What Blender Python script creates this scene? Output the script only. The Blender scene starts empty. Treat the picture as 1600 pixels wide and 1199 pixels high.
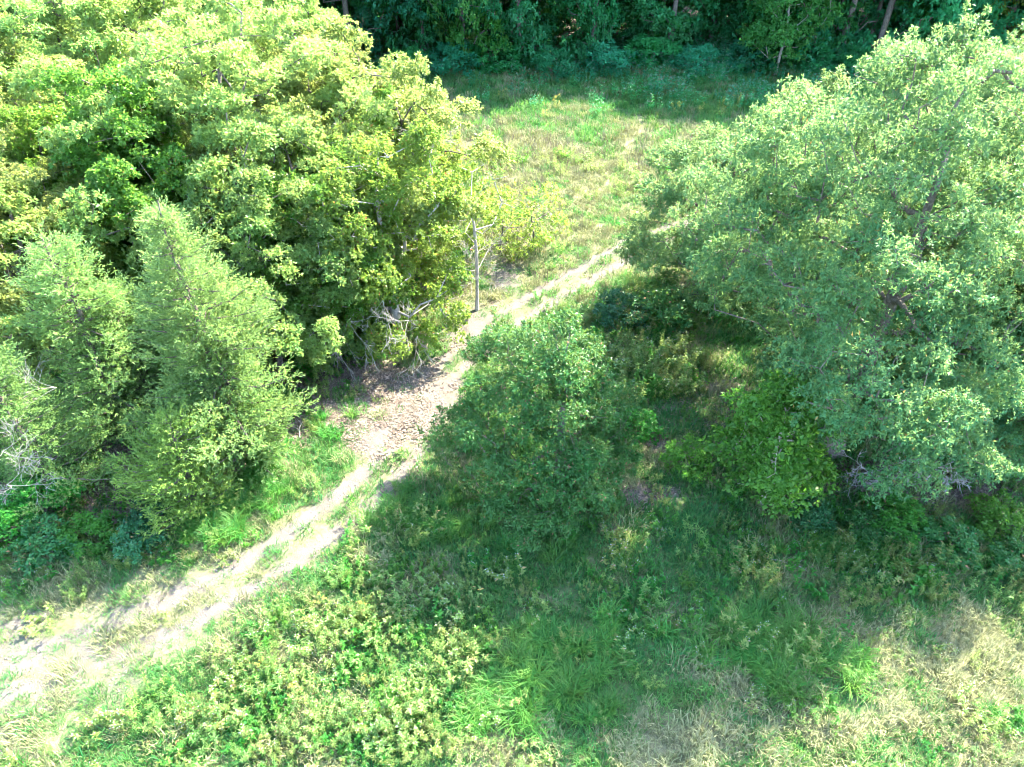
import bpy, math
import numpy as np

# ------------------------------------------------------------------ camera, sky, sun, exposure
sc = bpy.context.scene
COL = sc.collection
CAM_H, PITCH, HFOV = 25.0, math.radians(40), math.radians(70)
cam = bpy.data.cameras.new('camera')
cam.sensor_width = 36
cam.lens = 18 / math.tan(HFOV / 2)
cam.clip_end = 6000
cam_o = bpy.data.objects.new('camera', cam)
COL.objects.link(cam_o)
cam_o.location = (0, 0, CAM_H)
cam_o.rotation_euler = (math.pi / 2 - PITCH, 0, 0)
sc.camera = cam_o

SUN_EL, SUN_AZ = math.radians(44), math.radians(46)      # azimuth clockwise from +Y
w = bpy.data.worlds.new('World')
sc.world = w
w.use_nodes = True
nt = w.node_tree
sky = nt.nodes.new('ShaderNodeTexSky')
sky.sky_type = 'NISHITA'
sky.sun_disc = False
sky.sun_elevation = SUN_EL
sky.sun_rotation = SUN_AZ
bg = nt.nodes['Background']
nt.links.new(sky.outputs[0], bg.inputs[0])
bg.inputs[1].default_value = 0.15
sun = bpy.data.lights.new('sun', 'SUN')
sun.energy = 3.9
sun.angle = math.radians(0.5)
sun.color = (1.0, 0.90, 0.71)
sun_o = bpy.data.objects.new('sun', sun)
COL.objects.link(sun_o)
sun_o.rotation_euler = (math.pi / 2 - SUN_EL, 0, math.pi - SUN_AZ)
sun_o.location = (20, 20, 60)
vs = sc.view_settings
vs.view_transform = 'Standard'
vs.look = 'None'
vs.exposure = 3.8
vs.gamma = 1
sc.cycles.max_bounces = 6
sc.cycles.diffuse_bounces = 4
sc.cycles.transmission_bounces = 4
sc.cycles.use_denoising = True
sc.cycles.denoiser = 'OPENIMAGEDENOISE'
sc.cycles.denoising_input_passes = 'RGB_ALBEDO_NORMAL'
sc.cycles.denoising_prefilter = 'ACCURATE'
sc.cycles.pixel_filter_type = 'BLACKMAN_HARRIS'
sc.cycles.filter_width = 1.0
sc.cycles.use_adaptive_sampling = True
sc.cycles.adaptive_threshold = 0.018
sc.cycles.adaptive_min_samples = 16

# ------------------------------------------------------------------ pixels of the photograph -> places
F = 800 / math.tan(HFOV / 2)
sp, cp = math.sin(PITCH), math.cos(PITCH)
def P(px, py, z=0.0):
    """where the sight line through a photograph pixel meets the level z"""
    u, v = (px - 800) / F, (py - 599.5) / F
    dx, dy, dz = u, cp - v * sp, -sp - v * cp
    t = (CAM_H - z) / -dz
    return np.array([dx * t, dy * t])
def at_height(px, py, h):
    return P(px, py, h)

# ------------------------------------------------------------------ small maths
def nrm(a):
    return a / np.maximum(np.linalg.norm(a, axis=-1, keepdims=True), 1e-9)
class Noise:
    def __init__(s, seed, scale, n=14):
        r = np.random.default_rng(seed)
        a = r.uniform(0, 2 * np.pi, n)
        k = 2 * np.pi / scale * r.uniform(.5, 1.9, n)
        s.kx, s.ky, s.ph = k * np.cos(a), k * np.sin(a), r.uniform(0, 6.28, n)
        s.am = 1 / np.sqrt(n / 2)
    def __call__(s, x, y):
        x, y = np.asarray(x, float), np.asarray(y, float)
        o = np.zeros(np.broadcast(x, y).shape)
        for a, b, c in zip(s.kx, s.ky, s.ph):
            o += np.sin(a * x + b * y + c)
        return o * s.am
n_hill, n_bump = Noise(1, 30), Noise(2, 3.0)
def ground_z(x, y):
    return 0.10 * n_hill(x, y) + 0.025 * n_bump(x, y)

# the track: its middle line, laid on the ground
TR_PX = [(-700, 1270), (-330, 1160), (-150, 1105), (0, 1062), (120, 1022), (230, 982), (340, 930), (430, 880), (500, 830), (570, 772),
         (628, 708), (664, 640), (700, 578), (752, 528), (812, 488), (880, 448), (945, 412), (1010, 376), (1080, 354), (1170, 345), (1290, 342), (1420, 340)]
_p = np.array([P(*q) for q in TR_PX])
def _smooth(p, n=8):
    out = []
    q = np.vstack([2 * p[0] - p[1], p, 2 * p[-1] - p[-2]])
    for i in range(1, len(q) - 2):
        for t in np.linspace(0, 1, n, endpoint=False):
            a, b, c, d = q[i - 1], q[i], q[i + 1], q[i + 2]
            out.append(.5 * (2 * b + (c - a) * t + (2 * a - 5 * b + 4 * c - d) * t * t + (3 * b - a - 3 * c + d) * t ** 3))
    out.append(q[-2])
    return np.array(out)
TRACK = _smooth(_p)
_tan = nrm(np.gradient(TRACK, axis=0))
TRN = np.stack([-_tan[:, 1], _tan[:, 0]], 1)            # points to the far-left side of the track
_len = np.concatenate([[0], np.cumsum(np.linalg.norm(np.diff(TRACK, axis=0), axis=1))])
_row_s = [_len[i * 8] for i in range(len(TR_PX))]
GAUGE = 1.5
def track_sd(x, y):
    """signed distance to the middle line (+ = far-left side) and arc length there"""
    x, y = np.atleast_1d(x).astype(float), np.atleast_1d(y).astype(float)
    best = np.full(x.shape, 1e9); s = np.zeros(x.shape); sd = np.zeros(x.shape)
    for i in range(len(TRACK) - 1):
        a, b = TRACK[i], TRACK[i + 1]
        ab = b - a; L2 = ab @ ab
        t = np.clip(((x - a[0]) * ab[0] + (y - a[1]) * ab[1]) / L2, 0, 1)
        dx, dy = x - a[0] - t * ab[0], y - a[1] - t * ab[1]
        d = np.hypot(dx, dy)
        m = d < best
        best = np.where(m, d, best)
        s = np.where(m, _len[i] + t * math.sqrt(L2), s)
        sd = np.where(m, np.sign(dx * -ab[1] + dy * ab[0]) * d, sd)
    return sd, s
def blob(x, y, px, py, rx, ry=None, rot=0.0):
    """soft patch of the ground round the place a pixel shows, radii in metres"""
    c = P(px, py); ry = ry or rx
    dx, dy = x - c[0], y - c[1]
    ca, sa = math.cos(rot), math.sin(rot)
    u, v = (dx * ca + dy * sa) / rx, (-dx * sa + dy * ca) / ry
    return np.exp(-(u * u + v * v))

# ------------------------------------------------------------------ meshes
def mesh(name, verts, quads=None, tris=None, tint=None, mat=None, smooth=False):
    me = bpy.data.meshes.new(name)
    verts = np.asarray(verts, np.float32)
    nq = 0 if quads is None else len(quads); ntr = 0 if tris is None else len(tris)
    me.vertices.add(len(verts)); me.vertices.foreach_set('co', verts.ravel())
    loops = []
    if nq: loops.append(np.asarray(quads, np.int32).ravel())
    if ntr: loops.append(np.asarray(tris, np.int32).ravel())
    if loops:
        lo = np.concatenate(loops)
        me.loops.add(len(lo)); me.loops.foreach_set('vertex_index', lo)
        st = np.concatenate([np.arange(nq) * 4, nq * 4 + np.arange(ntr) * 3]).astype(np.int32)
        tot = np.concatenate([np.full(nq, 4), np.full(ntr, 3)]).astype(np.int32)
        me.polygons.add(nq + ntr)
        me.polygons.foreach_set('loop_start', st)
        try: me.polygons.foreach_set('loop_total', tot)
        except Exception: pass
        if smooth: me.polygons.foreach_set('use_smooth', np.ones(nq + ntr, bool))
    if tint is not None:
        a = me.attributes.new('tint', 'FLOAT', 'POINT')
        a.data.foreach_set('value', np.asarray(tint, np.float32))
    me.update(calc_edges=True)
    if mat: me.materials.append(mat)
    return me
def link(name, me, parent=None, loc=None, rotz=0.0, scale=None):
    o = bpy.data.objects.new(name, me)
    COL.objects.link(o)
    if parent: o.parent = parent
    if loc is not None: o.location = loc
    if rotz: o.rotation_euler = (0, 0, rotz)
    if scale is not None: o.scale = scale
    return o
def tag(o, label, cat, group=None):
    o['label'] = label; o['category'] = cat
    if group: o['group'] = group
    return o

def leaf_quads(c, d, n, L, W, fold=.25):
    """diamond leaves: base point c, direction d, face normal n -> verts (4N), quads"""
    d = nrm(d); s = nrm(np.cross(d, n)); n = np.cross(s, d)
    L = np.broadcast_to(np.asarray(L, float), (len(c),))[:, None]; W = np.broadcast_to(np.asarray(W, float), (len(c),))[:, None]
    m = c + d * L * .45
    v = np.stack([c, m + s * W * .5 + n * W * fold, c + d * L - n * L * .12, m - s * W * .5 + n * W * fold], 1).reshape(-1, 3)
    return v, np.arange(len(c) * 4).reshape(-1, 4)

def tubes(A, B, ra, rb, sides=5):
    A, B = np.asarray(A, float), np.asarray(B, float)
    d = nrm(B - A)
    ref = np.where(np.abs(d[:, 2:3]) > .9, np.array([[1., 0, 0]]), np.array([[0., 0, 1]]))
    s = nrm(np.cross(d, ref)); t = np.cross(d, s)
    ang = np.arange(sides) * 2 * np.pi / sides
    ring = s[:, None] * np.cos(ang)[None, :, None] + t[:, None] * np.sin(ang)[None, :, None]
    va = A[:, None] + ring * np.asarray(ra)[:, None, None]
    vb = B[:, None] + ring * np.asarray(rb)[:, None, None]
    v = np.concatenate([va, vb], 1).reshape(-1, 3)
    base = np.arange(len(A))[:, None] * 2 * sides
    i = np.arange(sides)[None]; j = (i + 1) % sides
    q = np.stack([base + i, base + j, base + sides + j, base + sides + i], 2).reshape(-1, 4)
    return v, q

# ------------------------------------------------------------------ materials
def new_mat(name):
    m = bpy.data.materials.new(name); m.use_nodes = True
    nt = m.node_tree; nt.nodes.clear()
    out = nt.nodes.new('ShaderNodeOutputMaterial')
    return m, nt, out
def N(nt, t, **kw):
    n = nt.nodes.new(t)
    for k, v in kw.items():
        if k.startswith('i_'):
            n.inputs[int(k[2:])].default_value = v
        else: setattr(n, k, v)
    return n
def mixcol(nt, fac, a, b, blend='MIX'):
    n = nt.nodes.new('ShaderNodeMix'); n.data_type = 'RGBA'; n.blend_type = blend
    for s, v in ((n.inputs[0], fac), (n.inputs[6], a), (n.inputs[7], b)):
        if isinstance(v, (int, float)): s.default_value = v
        elif isinstance(v, tuple): s.default_value = (*v, 1) if len(v) == 3 else v
        else: nt.links.new(v, s)
    return n.outputs[2]
def ramp(nt, fac, lo, hi):
    n = nt.nodes.new('ShaderNodeMapRange'); n.inputs[1].default_value = lo; n.inputs[2].default_value = hi
    nt.links.new(fac, n.inputs[0]); return n.outputs[0]
def leaf_mat(name, a, b, trans, tr_fac=.45, rough=.45, spec=.5, rare=None, hue_var=.03, val_var=.25):
    """a..b: range of leaf colours, trans: light let through the leaf, rare: odd turning leaves"""
    m, nt, out = new_mat(name)
    at = N(nt, 'ShaderNodeAttribute', attribute_name='tint')
    oi = N(nt, 'ShaderNodeObjectInfo')
    c = mixcol(nt, at.outputs['Fac'], a, b)
    tcol = mixcol(nt, at.outputs['Fac'], tuple(x * .8 for x in trans), trans)
    if rare:
        g = N(nt, 'ShaderNodeMath', operation='GREATER_THAN', i_1=.94); nt.links.new(at.outputs['Fac'], g.inputs[0])
        c = mixcol(nt, g.outputs[0], c, rare); tcol = mixcol(nt, g.outputs[0], tcol, rare)
    def var(col):
        h = N(nt, 'ShaderNodeHueSaturation')
        mr = nt.nodes.new('ShaderNodeMapRange'); nt.links.new(oi.outputs['Random'], mr.inputs[0])
        mr.inputs[3].default_value = .5 - hue_var; mr.inputs[4].default_value = .5 + hue_var * .6
        nt.links.new(mr.outputs[0], h.inputs['Hue'])
        mul = N(nt, 'ShaderNodeMath', operation='MULTIPLY', i_1=7.31); nt.links.new(oi.outputs['Random'], mul.inputs[0])
        fr = N(nt, 'ShaderNodeMath', operation='FRACT'); nt.links.new(mul.outputs[0], fr.inputs[0])
        m2 = nt.nodes.new('ShaderNodeMapRange'); nt.links.new(fr.outputs[0], m2.inputs[0])
        m2.inputs[3].default_value = 1 - val_var; m2.inputs[4].default_value = 1 + val_var
        nt.links.new(m2.outputs[0], h.inputs['Value'])
        nt.links.new(col, h.inputs['Color']); return h.outputs[0]
    c, tcol = var(c), var(tcol)
    b_ = N(nt, 'ShaderNodeBsdfPrincipled'); nt.links.new(c, b_.inputs['Base Color'])
    b_.inputs['Roughness'].default_value = rough
    b_.inputs['Specular IOR Level'].default_value = spec * .45
    t_ = N(nt, 'ShaderNodeBsdfTranslucent'); nt.links.new(tcol, t_.inputs[0])
    mx = N(nt, 'ShaderNodeMixShader', i_0=tr_fac)
    nt.links.new(b_.outputs[0], mx.inputs[1]); nt.links.new(t_.outputs[0], mx.inputs[2]); nt.links.new(mx.outputs[0], out.inputs[0])
    return m
def plain_mat(name, a, b, scale=8.0, rough=.85, bump=.0):
    m, nt, out = new_mat(name)
    tc = N(nt, 'ShaderNodeTexCoord')
    no = N(nt, 'ShaderNodeTexNoise'); no.inputs['Scale'].default_value = scale; no.inputs['Detail'].default_value = 6
    nt.links.new(tc.outputs['Object'], no.inputs['Vector'])
    c = mixcol(nt, ramp(nt, no.outputs[0], .3, .7), a, b)
    p = N(nt, 'ShaderNodeBsdfPrincipled'); nt.links.new(c, p.inputs['Base Color']); p.inputs['Roughness'].default_value = rough
    if bump:
        bu = N(nt, 'ShaderNodeBump'); bu.inputs['Strength'].default_value = bump; bu.inputs['Distance'].default_value = .05
        nt.links.new(no.outputs[0], bu.inputs['Height']); nt.links.new(bu.outputs[0], p.inputs['Normal'])
    nt.links.new(p.outputs[0], out.inputs[0])
    return m
M = dict(
    oak=leaf_mat('oak_leaves', (.008, .105, .036), (.070, .160, .055), (.27, .41, .12), .38, .5, .42, rare=(.22, .15, .05)),
    bush=leaf_mat('pear_leaves', (.004, .075, .024), (.035, .120, .038), (.15, .30, .06), .28, .45, .55, rare=(.25, .15, .07)),
    lime=leaf_mat('walnut_leaves', (.042, .150, .036), (.145, .210, .062), (.34, .47, .11), .50, .42, .5),
    maple=leaf_mat('maple_leaves', (.042, .145, .018), (.115, .190, .036), (.24, .44, .05), .50, .42, .5, rare=(.26, .20, .04)),
    yellow=leaf_mat('turning_leaves', (.040, .145, .018), (.135, .190, .045), (.25, .43, .06), .50, .45, .45, rare=(.32, .17, .05)),
    cedar=leaf_mat('cedar_foliage', (.060, .160, .045), (.150, .225, .090), (.28, .46, .11), .45, .55, .35, hue_var=.008, val_var=.12),
    cedar_lime=leaf_mat('young_cedar_foliage', (.075, .180, .030), (.150, .230, .065), (.29, .46, .08), .42, .55, .35, hue_var=.01, val_var=.1),
    wood=leaf_mat('forest_leaves', (.008, .150, .062), (.042, .210, .090), (.07, .44, .13), .44, .45, .4),
    wood_bright=leaf_mat('bright_forest_leaves', (.015, .155, .045), (.060, .220, .065), (.12, .46, .07), .42, .45, .4),
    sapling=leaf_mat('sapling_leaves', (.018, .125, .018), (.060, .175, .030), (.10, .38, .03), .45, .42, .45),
    weed=leaf_mat('weed_leaves', (.050, .145, .024), (.175, .235, .090), (.30, .45, .10), .42, .5, .4, rare=(.30, .24, .10), hue_var=.035),
    fern=leaf_mat('lush_grass_blades', (.020, .130, .022), (.075, .185, .038), (.12, .37, .05), .42, .45, .45),
    green=leaf_mat('green_grass_blades', (.008, .120, .030), (.085, .175, .052), (.13, .36, .07), .35, .6, .3, hue_var=.03),
    straw=leaf_mat('dry_grass_blades', (.115, .145, .055), (.250, .255, .140), (.24, .27, .11), .3, .7, .25, hue_var=.015, val_var=.2),
    stalk=leaf_mat('dead_stalks', (.085, .072, .058), (.19, .165, .135), (.2, .17, .12), .15, .8, .2, hue_var=.01),
    litter=leaf_mat('fallen_leaves', (.095, .074, .058), (.25, .212, .178), (.25, .16, .08), .15, .7, .25, hue_var=.02),
    white=leaf_mat('white_flowers', (.28, .30, .26), (.42, .43, .39), (.3, .3, .27), .3, .7, .2, hue_var=.01, val_var=.1),
    gold=leaf_mat('yellow_flowers', (.38, .32, .05), (.50, .42, .08), (.5, .42, .05), .3, .7, .2, hue_var=.01, val_var=.1),
    bark=plain_mat('bark', (.055, .045, .038), (.15, .125, .105), 9, .9, .6),
    palebark=plain_mat('pale_bark', (.20, .18, .16), (.36, .33, .30), 9, .9, .5),
    dead=plain_mat('dead_wood', (.16, .15, .145), (.30, .285, .27), 6, .8),
    stump=plain_mat('weathered_stump_wood', (.19, .115, .085), (.34, .235, .19), 7, .85, .7),
)
# ground: earth, thatch and moss by noise, bare pale dirt where the vertex mask says so
def ground_mat():
    m, nt, out = new_mat('ground')
    geo = N(nt, 'ShaderNodeNewGeometry')
    def noise(s, d=6):
        n = N(nt, 'ShaderNodeTexNoise'); n.inputs['Scale'].default_value = s; n.inputs['Detail'].default_value = d
        nt.links.new(geo.outputs['Position'], n.inputs['Vector']); return n.outputs[0]
    n1, n2, n3 = noise(.35), noise(3.0), noise(22)
    grass = mixcol(nt, ramp(nt, n2, .35, .65), (.038, .082, .026), (.098, .122, .050))
    dry = mixcol(nt, ramp(nt, n3, .3, .7), (.095, .102, .050), (.175, .172, .100))
    leafy = mixcol(nt, ramp(nt, n3, .35, .62), (.058, .048, .040), (.165, .140, .116))
    dirt = mixcol(nt, ramp(nt, n3, .3, .72), (.048, .042, .037), (.112, .102, .090))
    def att(nm):
        return N(nt, 'ShaderNodeAttribute', attribute_name=nm).outputs['Fac']
    def brk(f, amt=.5, src=n2):
        a = N(nt, 'ShaderNodeMath', operation='MULTIPLY_ADD', i_1=amt, i_2=-amt / 2); nt.links.new(src, a.inputs[0])
        b = N(nt, 'ShaderNodeMath', operation='ADD'); nt.links.new(f, b.inputs[0]); nt.links.new(a.outputs[0], b.inputs[1])
        return ramp(nt, b.outputs[0], .32, .68)
    c = mixcol(nt, brk(att('dry'), 1.0), grass, dry)
    c = mixcol(nt, brk(att('litter'), .8), c, leafy)
    c = mixcol(nt, brk(att('bare'), .7), c, dirt)
    p = N(nt, 'ShaderNodeBsdfPrincipled'); nt.links.new(c, p.inputs['Base Color']); p.inputs['Roughness'].default_value = .95
    p.inputs['Specular IOR Level'].default_value = .15
    bu = N(nt, 'ShaderNodeBump'); bu.inputs['Strength'].default_value = .6; bu.inputs['Distance'].default_value = .06
    nt.links.new(n3, bu.inputs['Height']); nt.links.new(bu.outputs[0], p.inputs['Normal'])
    nt.links.new(p.outputs[0], out.inputs[0])
    return m

# ------------------------------------------------------------------ what covers the ground where
nz_a, nz_b, nz_c, nz_d = Noise(11, 9), Noise(12, 3.2), Noise(13, 5), Noise(14, 1.4)
def masks(x, y):
    x, y = np.asarray(x, float), np.asarray(y, float)
    sd, s = track_sd(x.ravel(), y.ravel()); sd = sd.reshape(x.shape); s = s.reshape(x.shape)
    ad = np.abs(sd)
    # bare dirt: two ruts, wide worn patches
    rut = np.exp(-((ad - GAUGE / 2) / .47) ** 2)
    low = np.clip((_row_s[7] - s) / 9, 0, 1)                       # the near end of the track is one wide worn surface
    worn = np.exp(-(sd / (2.0 + low * 2.0)) ** 4)
    bare = np.maximum(rut * (1 - .45 * low * (.5 + .5 * np.clip(nz_b(x, y), -1, 1))), worn * (.42 + .11 * low + .12 * low * nz_b(x + 9, y)))
    patch = np.maximum.reduce([blob(x, y, 660, 625, 2.3, 3.6, -.2), .95 * blob(x, y, 590, 690, 2.0, 1.8), .8 * blob(x, y, 615, 600, 1.6, 1.6), .9 * blob(x, y, 735, 512, 2.1, 3.6),
             .6 * blob(x, y, 10, 1085, 1.3, 1.6), .7 * blob(x, y, 30, 975, 2.2, .7, .35), .6 * blob(x, y, 270, 925, 2.4, .5, .5),
             .72 * blob(x, y, 790, 430, 2.0, 4.0), .42 * blob(x, y, 880, 385, 2.5, 4)])
    bare = np.maximum(bare, patch)
    litter = np.maximum.reduce([blob(x, y, 530, 610, 4.0, 4.2), .8 * blob(x, y, 640, 650, 2, 3), .9 * blob(x, y, 1010, 775, 2.2, .8), blob(x, y, 1250, 760, 2.6, 1.3),
             blob(x, y, 1510, 760, 2.6, 1.4), .9 * blob(x, y, 1380, 760, 3, 2), .7 * blob(x, y, 1030, 700, 1.2, 1.4), .55 * blob(x, y, 1200, 640, 8, 6)])
    # left wood floor
    wood = np.clip((sd - 3.0) / 3.0, 0, 1) * np.clip((y - 17.5) / 2.5, 0, 1) * np.clip((44 - y) / 5, 0, 1) * np.clip((2.0 - x) / 3, 0, 1)
    far = np.clip((y - 84) / 5, 0, 1)
    litter = np.maximum.reduce([litter, .85 * wood, .8 * far])
    dry = .33 + .15 * nz_a(x, y) + .13 * nz_b(x, y)
    dry = dry + .52 * blob(x, y, 1500, 1090, 6, 4.0) + .55 * blob(x, y, 1000, 1185, 4.5, 1.3) + .5 * blob(x, y, 1150, 965, 3.8, .9) + .4 * blob(x, y, 1110, 1040, 1.6, 1.5) \
        + .45 * blob(x, y, 860, 945, 1.4, .8) + .35 * blob(x, y, 700, 900, 1.2, 2.0) + .35 * blob(x, y, 1040, 705, 1.3, 1.6) \
        + .50 * blob(x, y, 920, 250, 20, 17) + .3 * blob(x, y, 150, 950, 6, 2.2) + .4 * blob(x, y, 560, 860, 1.2, 2.2) + .35 * blob(x, y, 760, 400, 4, 8) \
        - .30 * blob(x, y, 850, 1050, 2.6, 2.0) - .22 * blob(x, y, 1240, 1010, 2.2, 2) - .40 * blob(x, y, 1000, 860, 7, 2.6) - .25 * blob(x, y, 1000, 990, 8, 3) - .30 * blob(x, y, 1050, 170, 30, 7)
    lush = .95 * blob(x, y, 850, 1050, 1.9, 1.7) + .9 * blob(x, y, 1235, 1030, 2.0, 1.3) + .7 * blob(x, y, 640, 800, 2.2, 1.4) + .8 * blob(x, y, 365, 810, 2.4, 1.3, .6) \
        + .5 * blob(x, y, 760, 1120, 1.2, 1.0) + .45 * blob(x, y, 1300, 860, 4, 1.2) + .4 * blob(x, y, 520, 660, 1.2, 2.2) + .5 * blob(x, y, 1590, 1120, 1.2, 1.2) + .5 * blob(x, y, 800, 860, 3, 1.2) + .35 * blob(x, y, 1050, 1000, 4, 2)
    lush = lush + (.22 * nz_d(x, y) + .22 * nz_b(x + 40, y)) * np.clip(lush * 3, 0, 1)
    dry = dry + .25 * low * np.exp(-(sd / 6) ** 2)
    weeds = 1.1 * blob(x, y, 540, 1010, 4.2, 3.0, .4) + .9 * blob(x, y, 500, 1150, 4.0, 1.8) + .5 * blob(x, y, 650, 1130, 2, 1.6) + .6 * blob(x, y, 1330, 880, 3.6, 1.6) \
        + .85 * blob(x, y, 1010, 600, 3.4, 2.6) + .8 * blob(x, y, 990, 500, 4.2, 3.2) + .8 * blob(x, y, 100, 850, 5, 1.5) + .6 * blob(x, y, 1580, 900, 2, 2.5) \
        + .45 * blob(x, y, 760, 930, 2.2, 2) + .35 * blob(x, y, 860, 220, 9, 7) + .5 * blob(x, y, 700, 480, 1.5, 4) + .3 * blob(x, y, 1380, 950, 2.5, 1.0)
    return dict(sd=sd, s=s, low=low, bare=np.clip(bare, 0, 1), litter=np.clip(litter, 0, 1), dry=np.clip(dry, 0, 1), lush=np.clip(lush, 0, 1),
                weeds=np.clip(weeds, 0, 1), wood=wood, far=far)

# ground sheet, fine in front of the camera, running out to the horizon
def axis(lo, hi, step, far_lo, far_hi):
    a = list(np.arange(lo, hi + 1e-6, step)); d = step
    while a[-1] < far_hi: d *= 1.25; a.append(a[-1] + d)
    d = step; b = [lo]
    while b[-1] > far_lo: d *= 1.25; b.append(b[-1] - d)
    return np.array(b[::-1][:-1] + a)
gx, gy = axis(-36, 42, .30, -2500, 2500), axis(2, 62, .30, -1500, 3500)
X, Y = np.meshgrid(gx, gy)
Zg = ground_z(X, Y) * np.clip(1.2 - np.hypot(X, Y - 40) / 600, 0, 1)
mk = masks(X, Y)
nxv, nyv = len(gx), len(gy)
idx = np.arange(nxv * nyv).reshape(nyv, nxv)
q = np.stack([idx[:-1, :-1], idx[:-1, 1:], idx[1:, 1:], idx[1:, :-1]], -1).reshape(-1, 4)
me = mesh('ground', np.stack([X, Y, Zg], -1).reshape(-1, 3), q, smooth=True, mat=ground_mat())
for k in ('bare', 'litter', 'dry'):
    a = me.attributes.new(k, 'FLOAT', 'POINT'); a.data.foreach_set('value', mk[k].ravel().astype(np.float32))
g = link('ground', me); g['kind'] = 'structure'

# the track: a ribbon with two sunken ruts, a few millimetres over the ground, ragged edges
def dirt_mat():
    m, nt, out = new_mat('pale_track_dirt')
    geo = N(nt, 'ShaderNodeNewGeometry')
    def noise(s, d=6):
        n = N(nt, 'ShaderNodeTexNoise'); n.inputs['Scale'].default_value = s; n.inputs['Detail'].default_value = d
        nt.links.new(geo.outputs['Position'], n.inputs['Vector']); return n.outputs[0]
    n2, n3, n4 = noise(1.6), noise(24), noise(7)
    dirt = mixcol(nt, ramp(nt, n3, .3, .7), (.052, .046, .040), (.118, .108, .096))
    dirt = mixcol(nt, ramp(nt, n2, .5, .72), dirt, (.070, .058, .045))
    thatch = mixcol(nt, ramp(nt, n4, .35, .65), (.055, .075, .030), (.115, .110, .060))
    w_ = N(nt, 'ShaderNodeAttribute', attribute_name='wear').outputs['Fac']
    a = N(nt, 'ShaderNodeMath', operation='MULTIPLY_ADD', i_1=1.1, i_2=-.55); nt.links.new(n4, a.inputs[0])
    b = N(nt, 'ShaderNodeMath', operation='ADD'); nt.links.new(w_, b.inputs[0]); nt.links.new(a.outputs[0], b.inputs[1])
    c = mixcol(nt, ramp(nt, b.outputs[0], .30, .62), thatch, dirt)
    p = N(nt, 'ShaderNodeBsdfPrincipled'); nt.links.new(c, p.inputs['Base Color']); p.inputs['Roughness'].default_value = .95
    p.inputs['Specular IOR Level'].default_value = .15
    bu = N(nt, 'ShaderNodeBump'); bu.inputs['Strength'].default_value = .5; bu.inputs['Distance'].default_value = .04
    nt.links.new(n3, bu.inputs['Height']); nt.links.new(bu.outputs[0], p.inputs['Normal'])
    nt.links.new(p.outputs[0], out.inputs[0])
    return m
ss = np.arange(0, _len[-1], .25)
cx, cy = np.interp(ss, _len, TRACK[:, 0]), np.interp(ss, _len, TRACK[:, 1])
tx = np.gradient(cx); ty = np.gradient(cy); tl = np.hypot(tx, ty)
nx_, ny_ = -ty / tl, tx / tl
kx = 23
off = np.linspace(-1, 1, kx)
e_l, e_r = Noise(21, 4), Noise(22, 3.4)
wl = 1.7 + .22 * e_l(ss, 0 * ss) + .08 * nz_d(ss * 2, 0 * ss); wr = 1.65 + .22 * e_r(ss, 0 * ss) + .08 * nz_d(0 * ss, ss * 2)
O = np.where(off[None] > 0, off[None] * wl[:, None], off[None] * wr[:, None])
TX = cx[:, None] + nx_[:, None] * O; TY = cy[:, None] + ny_[:, None] * O
rutd = np.exp(-((np.abs(O) - GAUGE / 2) / .33) ** 2)
TZ = ground_z(TX, TY) + .03 - .022 * rutd + .012 * nz_d(TX, TY) * (1 - rutd) * .5
TZ[:, 0] = ground_z(TX[:, 0], TY[:, 0]) - .02; TZ[:, -1] = ground_z(TX[:, -1], TY[:, -1]) - .02
idx = np.arange(len(ss) * kx).reshape(len(ss), kx)
q = np.stack([idx[:-1, :-1], idx[:-1, 1:], idx[1:, 1:], idx[1:, :-1]], -1).reshape(-1, 4)[:, ::-1]
me = mesh('dirt_track', np.stack([TX, TY, TZ], -1).reshape(-1, 3), q, smooth=True, mat=dirt_mat())
wear = np.clip(masks(TX, TY)['bare'] * .95, 0, 1)
a = me.attributes.new('wear', 'FLOAT', 'POINT'); a.data.foreach_set('value', wear.ravel().astype(np.float32))
t_ = link('dirt_track', me); t_['kind'] = 'structure'

# ------------------------------------------------------------------ trees
def star_leaves(rng, tw, out, n_per, L, W, up=.75, droop=.15, spread=1.0, base_t=0.0):
    """a rosette of leaves round every twig end"""
    n = len(tw)
    c = np.repeat(tw, n_per, 0); o = np.repeat(out, n_per, 0)
    r = nrm(rng.normal(size=(n * n_per, 3)))
    d = nrm(o * .55 + r * spread + np.array([0, 0, .1 - droop]))
    nn = nrm(np.array([0, 0, up]) + o * .45 + rng.normal(size=c.shape) * .42)
    Ls = L * rng.uniform(.7, 1.25, len(c))
    v, q = leaf_quads(c + d * .02, d, nn, Ls, W / L * Ls)
    ti = np.clip(np.repeat(rng.uniform(.1, .5, n) + base_t, n_per) + rng.uniform(0, .4, n * n_per), 0, .93)
    ti = np.where(rng.uniform(size=len(ti)) < .012, 1.0, ti)
    return v, q, np.repeat(ti, 4)

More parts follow.
